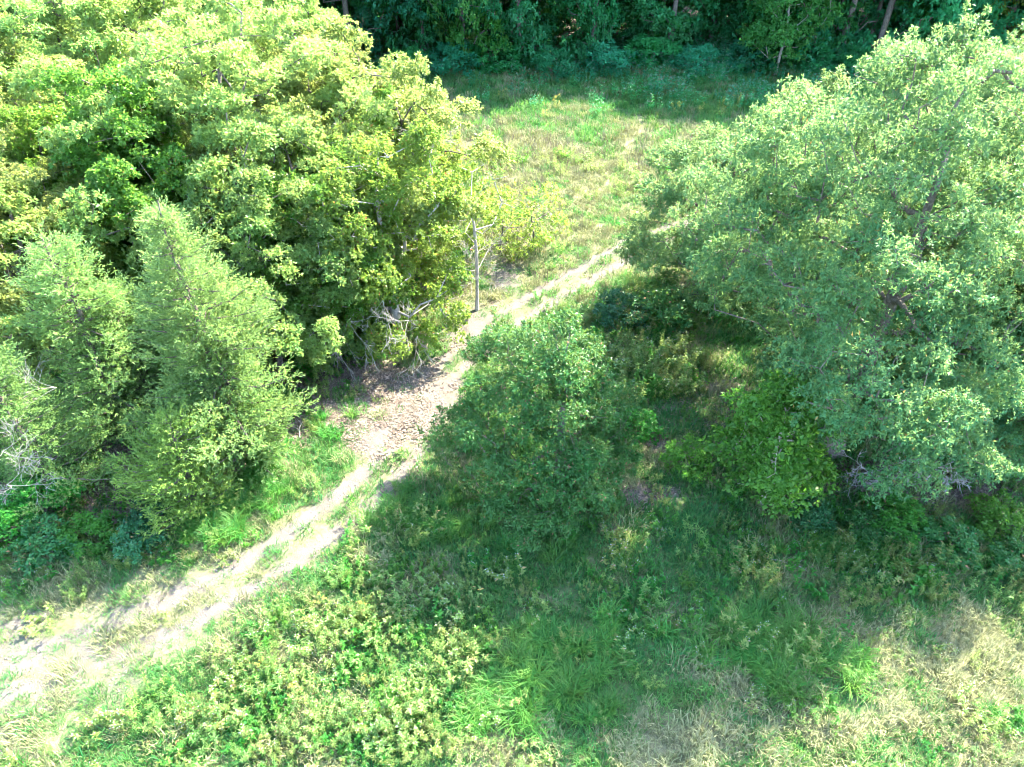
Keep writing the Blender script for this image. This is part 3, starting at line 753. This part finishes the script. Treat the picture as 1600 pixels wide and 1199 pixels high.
# --- stump, dead brush, fallen branches
def stump():
    rng = np.random.default_rng(5)
    x, y = P(662, 546)
    k, rings = 14, 9
    ang = np.arange(k) * 2 * np.pi / k
    prof = [(-.12, .34), (.02, .33), (.14, .27), (.35, .235), (.6, .225), (.85, .215), (1.05, .20), (1.15, .15), (1.12, .05)]
    lob = 1 + .12 * np.sin(ang * 3 + 1) + .07 * np.sin(ang * 5)
    V = []
    for i, (z, r) in enumerate(prof):
        rr = r * lob * (1 + .04 * rng.normal(size=k)) * (1 - .35 * np.exp(-((ang - 4.9) / .22) ** 2))     # a split down the front
        zz = z + (.07 * rng.normal(size=k) if i >= 6 else 0)
        V.append(np.stack([rr * np.cos(ang) + .06 * z, rr * np.sin(ang), np.broadcast_to(zz, k)], 1))
    V = np.vstack(V)
    Q = [[i * k + j, i * k + (j + 1) % k, (i + 1) * k + (j + 1) % k, (i + 1) * k + j] for i in range(rings - 1) for j in range(k)]
    V = np.vstack([V, [[.06, 0, 1.08]]])
    T = [[(rings - 1) * k + j, (rings - 1) * k + (j + 1) % k, rings * k] for j in range(k)]
    o = link('tree_stump', None, loc=(x, y, float(ground_z(x, y))))
    tag(o, 'reddish brown broken tree stump split down its front beside the dirt track', 'stump')
    link('trunk', mesh('stump', V, Q, T, mat=M['stump']), o)
    A, B, ra, rb = [], [], [], []
    for a in (.3, 1.9, 3.6, 5.4):
        A.append((.2 * math.cos(a), .2 * math.sin(a), .12)); B.append((.55 * math.cos(a), .55 * math.sin(a), -.05)); ra.append(.11); rb.append(.04)
    link('roots', mesh('stump_roots', *tubes(A, B, ra, rb, 6), smooth=True, mat=M['stump']), o)
stump()
x, y = P(1395, 745)
tag(link('dead_brush', PROTO['dead_brush'], loc=(x, y, .9), rotz=.5, scale=(1.25,) * 3), 'tangle of bare grey twigs hanging at the oak wood front', 'dead brush')
for i, (px, py, rz, L, lab) in enumerate([(1195, 878, .05, 1.6, 'pale fallen branch lying in the shaded grass in front of the oak'),
                                     (700, 470, .9, 1.2, 'pale fallen branch lying at the foot of the thin sparse tree'),
                                     (470, 690, 2.0, 1.4, 'grey fallen branch lying in the leaf litter of the left wood')]):
    rg = np.random.default_rng(300 + i); A = []; B = []; ra = []; rb = []
    p = np.zeros(3); d = np.array([1., 0, 0])
    for j in range(7):
        d = nrm((d + rg.normal(size=3) * np.array([.1, .18, .03]))[None])[0]
        q2 = p + d * L / 7; q2[2] = max(q2[2], 0); A.append(p); B.append(q2); ra.append(.035 - .003 * j); rb.append(.032 - .003 * j); p = q2
        if j in (2, 4, 5):
            s_ = nrm((d + np.array([0, rg.choice([-1, 1]) * .8, .25]))[None])[0]
            A.append(p); B.append(p + s_ * .4); ra.append(.014); rb.append(.006)
    x, y = P(px, py)
    tag(link('fallen_branch', mesh('fallen_branch', *tubes(A, B, ra, rb, 6), smooth=True, mat=M['dead']), loc=(x, y, float(ground_z(x, y)) + .06), rotz=rz), lab, 'branch')

# ------------------------------------------------------------------ low growth: clumps used over and over
def blades(rng, n, rad, h, wd, lean=.5, seg=2):
    a = rng.uniform(0, 6.283, n); rr = rad * np.sqrt(rng.uniform(0, 1, n))
    base = np.stack([rr * np.cos(a), rr * np.sin(a), np.full(n, -.02)], 1)
    la = np.where(rng.uniform(size=n) < .55, rng.uniform(0, 6.283, n), a + rng.normal(size=n) * .8)
    H = h * rng.uniform(.55, 1.15, n); ln = lean * rng.uniform(.3, 1.3, n) * H
    dirx = np.stack([np.cos(la), np.sin(la), np.zeros(n)], 1); side = np.stack([-np.sin(la), np.cos(la), np.zeros(n)], 1)
    w_ = (wd * rng.uniform(.7, 1.3, n))[:, None] * .5
    p1 = base + dirx * (ln * .35)[:, None] + np.array([0, 0, 1]) * (H * .62)[:, None]
    p2 = base + dirx * ln[:, None] + np.array([0, 0, 1]) * (H * (1 - .25 * lean))[:, None]
    v = np.stack([base - side * w_, base + side * w_, p1 + side * w_ * .85, p1 - side * w_ * .85, p2], 1).reshape(-1, 3)
    b = np.arange(n)[:, None] * 5
    q = b + np.array([[0, 1, 2, 3]]); t = b + np.array([[3, 2, 4]])
    return v, q, t, np.repeat(rng.uniform(0, 1, n), 5)
def grass_clump(name, seed, n, rad, h, wd, lean, mat):
    v, q, t, ti = blades(np.random.default_rng(seed), n, rad, h, wd, lean)
    return mesh(name, v, q, t, tint=ti, mat=mat)
def weed_clump(name, seed, n_st, rad, h, n_lf, L, W, mat, flower=None, fl_n=8, fl_s=.032):
    """upright stems set with leaves all the way up; a few flowers on top"""
    rng = np.random.default_rng(seed)
    C = []; D = []; A = []; B = []; FT = []
    for i in range(n_st):
        a = rng.uniform(0, 6.28); r_ = rad * math.sqrt(rng.uniform())
        b = np.array([r_ * math.cos(a), r_ * math.sin(a), -.03]); hh = h * rng.uniform(.6, 1.15)
        top = b + np.array([math.cos(a) * .22 * hh * rng.uniform(.2, 1.4), math.sin(a) * .22 * hh * rng.uniform(.2, 1.4), hh])
        A.append(b); B.append(top); FT.append(top)
        t = rng.uniform(.22, 1.0, n_lf) ** .75
        C.append(b + (top - b) * t[:, None])
        az = np.arange(n_lf) * 2.4 + rng.uniform(0, 6)
        D.append(np.stack([np.cos(az), np.sin(az), rng.uniform(-.1, .7, n_lf)], 1))
    C = np.vstack(C); D = np.vstack(D)
    Ls = L * rng.uniform(.6, 1.25, len(C))
    v, q = leaf_quads(C, D, nrm(np.array([0, 0, 1.]) + rng.normal(size=C.shape) * .35), Ls, W / L * Ls)
    ti = np.repeat(rng.uniform(0, 1, len(C)), 4)
    v2, q2 = tubes(A, B, np.full(n_st, .008), np.full(n_st, .005), 3)
    me = None
    V = [v, v2]; Q = [q, q2 + len(v)]; T = [ti, np.full(len(v2), .3)]
    mi = [np.zeros(len(q) + len(q2), np.int32)]
    if flower:
        f = np.repeat(np.array(FT), fl_n, 0) + rng.normal(size=(n_st * fl_n, 3)) * np.array([.05, .05, .04])
        v3, q3 = leaf_quads(f, rng.normal(size=f.shape) * np.array([1, 1, .3]), np.tile([0., 0, 1], (len(f), 1)) + rng.normal(size=f.shape) * .2, fl_s, fl_s)
        Q.append(q3 + len(v) + len(v2)); V.append(v3); T.append(np.repeat(rng.uniform(0, 1, len(f)), 4)); mi.append(np.ones(len(q3), np.int32))
    me = mesh(name, np.vstack(V), np.vstack(Q), tint=np.concatenate(T), mat=mat)
    if flower:
        me.materials.append(flower); me.polygons.foreach_set('material_index', np.concatenate(mi))
    return me
def litter_clump(name, seed, n, rad, mat):
    rng = np.random.default_rng(seed)
    a = rng.uniform(0, 6.283, n); rr = rad * np.sqrt(rng.uniform(0, 1, n))
    c = np.stack([rr * np.cos(a), rr * np.sin(a), rng.uniform(.01, .05, n)], 1)
    d = rng.normal(size=(n, 3)) * np.array([1, 1, .2])
    v, q = leaf_quads(c, d, nrm(np.array([0, 0, 1.]) + rng.normal(size=c.shape) * .3), rng.uniform(.09, .17, n), rng.uniform(.05, .09, n))
    return mesh(name, v, q, tint=np.repeat(rng.uniform(0, 1, n), 4), mat=mat)
def stone_clump(name, seed, n, rad, mat):
    rng = np.random.default_rng(seed); V = []; T = []
    o8 = np.array([[1, 0, 0], [-1, 0, 0], [0, 1, 0], [0, -1, 0], [0, 0, 1], [0, 0, -1.]])
    f8 = np.array([[0, 2, 4], [2, 1, 4], [1, 3, 4], [3, 0, 4], [2, 0, 5], [1, 2, 5], [3, 1, 5], [0, 3, 5]])
    for i in range(n):
        a = rng.uniform(0, 6.28); r_ = rad * math.sqrt(rng.uniform()); s = rng.uniform(.015, .05)
        V.append(o8 * s * rng.uniform(.6, 1.3, (6, 1)) * np.array([1, 1, .6]) + np.array([r_ * math.cos(a), r_ * math.sin(a), s * .3])); T.append(f8 + i * 6)
    return mesh(name, np.vstack(V), tris=np.vstack(T), mat=mat)

M['stone'] = plain_mat('pale_stones', (.12, .11, .10), (.24, .225, .205), 3, .9)
CL = dict(
    straw=[grass_clump('dry_grass', 100 + i, 75, .40, .30 + .05 * i, .022, .75, M['straw']) for i in range(4)],
    green=[grass_clump('grass', 110 + i, 80, .40, .26 + .05 * i, .022, .7, M['green']) for i in range(4)],
    short=[grass_clump('short_grass', 120 + i, 60, .35, .11 + .02 * i, .020, .8, M['green']) for i in range(3)] + [grass_clump('short_dry_grass', 125 + i, 55, .35, .10, .020, .9, M['straw']) for i in range(2)],
    lush=[grass_clump('lush_grass', 130 + i, 70, .30, .55 + .08 * i, .028, .85, M['fern']) for i in range(4)],
    weed=[weed_clump('weeds', 140 + i, *a) for i, a in enumerate([(9, .40, .50, 15, .12, .045, M['weed'], M['white'], 3), (12, .38, .70, 26, .09, .022, M['weed']), (8, .42, .38, 14, .13, .06, M['sapling']),
          (12, .40, .60, 24, .085, .020, M['lime']), (7, .36, .85, 20, .10, .030, M['weed']), (10, .44, .32, 12, .10, .05, M['weed'])])],
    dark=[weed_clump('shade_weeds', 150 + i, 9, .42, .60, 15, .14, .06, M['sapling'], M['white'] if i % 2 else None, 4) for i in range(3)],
    tall=[weed_clump('tall_weeds', 160 + i, 8, .7, 1.35, 14, .22, .075, M['wood'], M['white'], 4, .05) for i in range(3)],
    stalk=[grass_clump('dead_stalks', 170 + i, 26, .5, .75, .020, .25, M['stalk']) for i in range(3)],
    litter=[litter_clump('leaf_litter', 180 + i, 60, .5, M['litter']) for i in range(4)],
    stone=[stone_clump('gravel', 190 + i, 16, .5, M['stone']) for i in range(3)],
)
def scatter(name, label, protos, x, y, z, rot, scl, seed=0, patchy=0):
    """one object that repeats clump geometry on given points (rot: (n,3), scl: (n,))"""
    n = len(x)
    me = bpy.data.meshes.new(name); me.vertices.add(n)
    me.vertices.foreach_set('co', np.stack([x, y, z], 1).astype(np.float32).ravel())
    r = np.random.default_rng(seed)
    a = me.attributes.new('rot', 'FLOAT_VECTOR', 'POINT'); a.data.foreach_set('vector', rot.astype(np.float32).ravel())
    a = me.attributes.new('scl', 'FLOAT', 'POINT'); a.data.foreach_set('value', scl.astype(np.float32))
    a = me.attributes.new('pick', 'INT', 'POINT'); pk = r.integers(0, len(protos), n)
    if patchy:
        pk = np.floor((.5 + .34 * nz_c(x * patchy, y * patchy) + r.normal(size=n) * .10) * len(protos)).astype(int) % len(protos)
    a.data.foreach_set('value', pk.astype(np.int32))
    o = link(name, me)
    o['kind'] = 'stuff'; o['label'] = label; o['category'] = name.split('_')[-1]
    ng = bpy.data.node_groups.new(name, 'GeometryNodeTree')
    ng.interface.new_socket('Geometry', in_out='INPUT', socket_type='NodeSocketGeometry')
    ng.interface.new_socket('Geometry', in_out='OUTPUT', socket_type='NodeSocketGeometry')
    nn = ng.nodes; lk = ng.links.new
    gi, go = nn.new('NodeGroupInput'), nn.new('NodeGroupOutput')
    iop = nn.new('GeometryNodeInstanceOnPoints'); jn = nn.new('GeometryNodeJoinGeometry')
    for i, pm in enumerate(protos):
        po = bpy.data.objects.new(pm.name, pm)
        oi = nn.new('GeometryNodeObjectInfo'); oi.inputs['Object'].default_value = po
        gt = nn.new('GeometryNodeGeometryToInstance'); lk(oi.outputs['Geometry'], gt.inputs[0]); lk(gt.outputs[0], jn.inputs[0])
    def attr(nm, t):
        q_ = nn.new('GeometryNodeInputNamedAttribute'); q_.data_type = t; q_.inputs[0].default_value = nm
        return q_.outputs['Attribute']
    lk(gi.outputs[0], iop.inputs['Points']); lk(jn.outputs[0], iop.inputs['Instance'])
    iop.inputs['Pick Instance'].default_value = True
    lk(attr('pick', 'INT'), iop.inputs['Instance Index'])
    e2r = nn.new('FunctionNodeEulerToRotation'); lk(attr('rot', 'FLOAT_VECTOR'), e2r.inputs[0]); lk(e2r.outputs[0], iop.inputs['Rotation'])
    lk(attr('scl', 'FLOAT'), iop.inputs['Scale'])
    lk(iop.outputs[0], go.inputs[0])
    md = o.modifiers.new('scatter', 'NODES'); md.node_group = ng
    return o
rng = np.random.default_rng(2024)
def jitter_grid(x0, x1, y0, y1, st):
    gx_, gy_ = np.meshgrid(np.arange(x0, x1, st), np.arange(y0, y1, st))
    x = gx_.ravel() + rng.uniform(-.5, .5, gx_.size) * st; y = gy_.ravel() + rng.uniform(-.5, .5, gx_.size) * st
    keep = np.abs(x) < 15 + .9 * y                    # a little wider than the view
    return x[keep], y[keep]
def put(name, label, protos, x, y, prob, smin, smax, tilt=.12, seed=0, patchy=0):
    m = rng.uniform(size=len(x)) < prob
    x, y = x[m], y[m]
    n = len(x)
    rot = np.stack([rng.normal(size=n) * tilt, rng.normal(size=n) * tilt, rng.uniform(0, 6.283, n)], 1)
    sc_ = rng.uniform(smin, smax, n)
    if patchy: sc_ = sc_ * np.clip(.95 + .38 * nz_b(x + 17, y) + .2 * nz_d(x, y + 5), .4, 1.6)
    return scatter(name, label, protos, x, y, ground_z(x, y), rot, sc_, seed, patchy)
sm = lambda a, lo, hi: np.clip((a - lo) / (hi - lo), 0, 1)
# near ground
x, y = jitter_grid(-44, 50, 1, 60, .40)
k = masks(x, y)
open_ = (1 - sm(k['bare'], .22, .6)) * (1 - .93 * sm(k['litter'], .35, .75))
nfar = np.where(y > 34, .75, 1.0)
put('green_grass', 'green grass covering the ground round the trees', CL['green'], x, y, open_ * (1 - sm(k['dry'], .35, .8)) * .85 * nfar, .7, 1.3, seed=1)
x, y = jitter_grid(-44, 50, 1, 60, .42)
k = masks(x, y)
open_ = (1 - sm(k['bare'], .22, .6)) * (1 - .93 * sm(k['litter'], .35, .75)); nfar = np.where(y > 34, .75, 1.0)
put('dry_grass', 'dry straw-coloured grass of the open ground', CL['straw'], x, y, open_ * sm(k['dry'], .30, .75) * .9 * nfar, .7, 1.35, seed=2)
x, y = jitter_grid(-44, 50, 1, 60, .38)
k = masks(x, y)
edge = sm(k['bare'], .08, .35) * (1 - sm(k['bare'], .60, .9)) * (1 - .7 * sm(k['litter'], .3, .8))
put('short_grass', 'short worn grass between the ruts and along the track', CL['short'], x, y, np.clip(edge * .75 + .9 * k['low'] * (.45 + .55 * np.clip(nz_d(x, y) + nz_b(x, y), 0, 1)) * (1 - .55 * sm(k['bare'], .75, 1)) * (np.abs(k['sd']) < 4) + .12 * sm(k['litter'], .3, .7), 0, 1), .6, 1.2, seed=3)
x, y = jitter_grid(-44, 50, 1, 46, .30)
k = masks(x, y)
clr = 1 - sm(k['bare'], .3, .55)
put('lush_grass', 'long lush green grass in thick patches', CL['lush'], x, y, sm(k['lush'], .25, .8) * clr * .8, .4, 1.1, seed=4)
x, y = jitter_grid(-44, 50, 1, 60, .36)
k = masks(x, y)
clr = 1 - sm(k['bare'], .25, .5)
put('weed_cover', 'mixed leafy weeds covering the ground', CL['weed'], x, y, (sm(k['weeds'] + .22 * nz_d(x, y) + .15 * nz_c(x, y), .15, .85) * .75 + .05) * clr * (1 - .8 * k['wood']), .5, 1.25, seed=5, patchy=1.6)
x, y = jitter_grid(-44, 50, 1, 60, .55)
k = masks(x, y)
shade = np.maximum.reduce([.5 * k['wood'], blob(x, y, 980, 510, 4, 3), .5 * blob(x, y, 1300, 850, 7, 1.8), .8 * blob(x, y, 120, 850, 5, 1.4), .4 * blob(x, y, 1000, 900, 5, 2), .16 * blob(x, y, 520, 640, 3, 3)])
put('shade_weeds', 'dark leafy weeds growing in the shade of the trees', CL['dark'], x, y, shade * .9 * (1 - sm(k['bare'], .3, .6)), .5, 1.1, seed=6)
x, y = jitter_grid(-44, 50, 8, 60, .5)
k = masks(x, y)
put('leaf_litter', 'brown fallen leaves strewn on bare ground under the trees', CL['litter'], x, y, np.clip(sm(k['litter'], .2, .6) * .9 + .25 * blob(x, y, 655, 620, 3, 4), 0, 1), .7, 1.3, .05, seed=7)
x, y = jitter_grid(-44, 40, 1, 60, .5)
k = masks(x, y)
put('gravel', 'pale stones and gravel on the dirt track', CL['stone'], x, y, sm(k['bare'], .4, .8) * .75, .5, 1.1, .05, seed=8)
# far field
x, y = jitter_grid(-30, 78, 60, 100, .75)
k = masks(x, y)
put('field_grass', 'green grass of the far clearing', CL['green'], x, y, (1 - sm(k['dry'], .45, .9)) * .9 * (1 - .6 * k['far']), 1.2, 2.0, seed=9)
x, y = jitter_grid(-30, 78, 60, 90, .75)
k = masks(x, y)
put('dry_field_grass', 'dry pale grass of the far clearing', CL['straw'], x, y, sm(k['dry'], .25, .7) * .9, 1.1, 1.9, seed=10)
x, y = jitter_grid(-10, 60, 36, 84, .9)
k = masks(x, y)
put('dead_stalks', 'grey-brown dead weed stalks standing in the far clearing', CL['stalk'], x, y,
    np.clip(.75 * blob(x, y, 830, 240, 6, 7) + .7 * blob(x, y, 1010, 240, 5, 4) + .55 * blob(x, y, 780, 200, 4, 8) + .35 * blob(x, y, 760, 420, 3, 5) + .03, 0, 1) * .6 * (1 - sm(k['bare'], .3, .5)), .7, 1.4, .1, seed=11)
x, y = jitter_grid(-20, 70, 70, 92, .9)
put('tall_flowering_weeds', 'tall white-flowered weeds along the shaded woodland edge', CL['tall'], x, y,
    np.clip(sm(y, 75, 83) * (.35 + .65 * sm(x, 4, 14)) + .4 * blob(x, y, 1120, 160, 14, 5), 0, 1) * .8, .8, 1.35, .1, seed=12)

# ------------------------------------------------------------------ single plants one can point at in the foreground
def plants(n, zone, name, protos, label, cat, group, smin, smax, seed):
    r = np.random.default_rng(seed); got = 0; tries = 0; pts = []
    while got < n and tries < n * 80:
        tries += 1
        (px0, px1), (py0, py1) = zone[:2]
        px, py = r.uniform(px0, px1), r.uniform(py0, py1)
        x, y = P(px, py)
        kk = masks(np.array([x]), np.array([y]))
        if kk['bare'][0] > .3 or kk[zone[2]][0] < zone[3]: continue
        if pts and min((x - a) ** 2 + (y - b) ** 2 for a, b in pts) < zone[4] ** 2: continue
        pts.append((x, y)); got += 1
        s = r.uniform(smin, smax)
        pi = int(r.integers(len(protos))); kind = KINDS[pi] if protos is BIGWEED else ''
        o = link(name, protos[pi], loc=(x, y, float(ground_z(x, y))), rotz=r.uniform(0, 6.28), scale=(s, s, s * r.uniform(.85, 1.2)))
        tag(o, kind + label, cat, kind + group)
KINDS = ['leafy yellow-green ', 'tall fine-leaved ', 'white-flowered broad-leaved ', 'fine-leaved yellow-green ', 'vivid green broad-leaved ']
BIGWEED = [weed_clump('weed_plant', 200 + i, *a) for i, a in enumerate([(12, .30, .80, 20, .13, .045, M['weed']), (14, .28, .95, 30, .10, .026, M['lime']), (10, .32, .70, 18, .14, .06, M['weed'], M['white'], 3), (13, .30, .85, 28, .10, .03, M['weed']), (11, .30, .75, 20, .13, .055, M['sapling'])])]
TUSSOCK = [grass_clump('grass_tussock', 210 + i, 120, .30, .72 + .1 * i, .027, .95, M['fern']) for i in range(3)]
GOLD = [weed_clump('goldenrod', 220 + i, 6, .16, .85, 20, .11, .03, M['weed'], M['gold'], 12) for i in range(2)]
plants(80, ((330, 720), (880, 1190), 'weeds', .35, .42), 'weed_plant', BIGWEED, 'weed plant in the sunny patch below the dirt track', 'weed', 'weed plants in the sunny patch', .7, 1.15, 1)
plants(36, ((700, 960), (960, 1130), 'lush', .25, .40), 'grass_tussock', TUSSOCK, 'arching green grass tussock in the shade patch below the bushy tree', 'grass tussock', 'tussocks below the bushy tree', .65, 1.05, 2)
plants(32, ((1110, 1370), (960, 1110), 'lush', .22, .42), 'grass_tussock', TUSSOCK, 'arching green grass tussock in the dappled shade in front of the oak', 'grass tussock', 'tussocks in front of the oak', .6, 1.0, 3)
plants(26, ((270, 470), (750, 880), 'lush', .22, .42), 'grass_tussock', TUSSOCK, 'sunlit green grass tussock between left wood and dirt track', 'grass tussock', 'tussocks beside the left wood', .7, 1.1, 4)
plants(26, ((570, 730), (745, 850), 'lush', .2, .42), 'grass_tussock', TUSSOCK, 'green grass tussock in the shadow edge where the bushy tree meets the track', 'grass tussock', 'tussocks between bushy tree and track', .5, .8, 5)
plants(24, ((950, 1080), (555, 670), 'weeds', .35, .5), 'weed_plant', BIGWEED, 'weed plant in the sun between bushy tree and oak', 'weed', 'weed plants between bushy tree and oak', 1.2, 1.7, 6)
plants(24, ((1230, 1480), (830, 960), 'weeds', .25, .5), 'weed_plant', BIGWEED, 'weed plant in the dappled shade at the oak wood front', 'weed', 'weed plants at the oak wood front', .7, 1.1, 7)
plants(5, ((350, 700), (860, 1100), 'weeds', .2, .9), 'goldenrod', GOLD, 'yellow-flowered goldenrod among the sunny weeds below the track', 'goldenrod', 'goldenrods among the sunny weeds', .7, 1.0, 8)
plants(10, ((760, 1180), (165, 230), 'weeds', -1, 1.6), 'goldenrod', GOLD, 'yellow-flowered goldenrod at the shadow edge of the far clearing', 'goldenrod', 'goldenrods of the far clearing', 1.2, 1.7, 9)
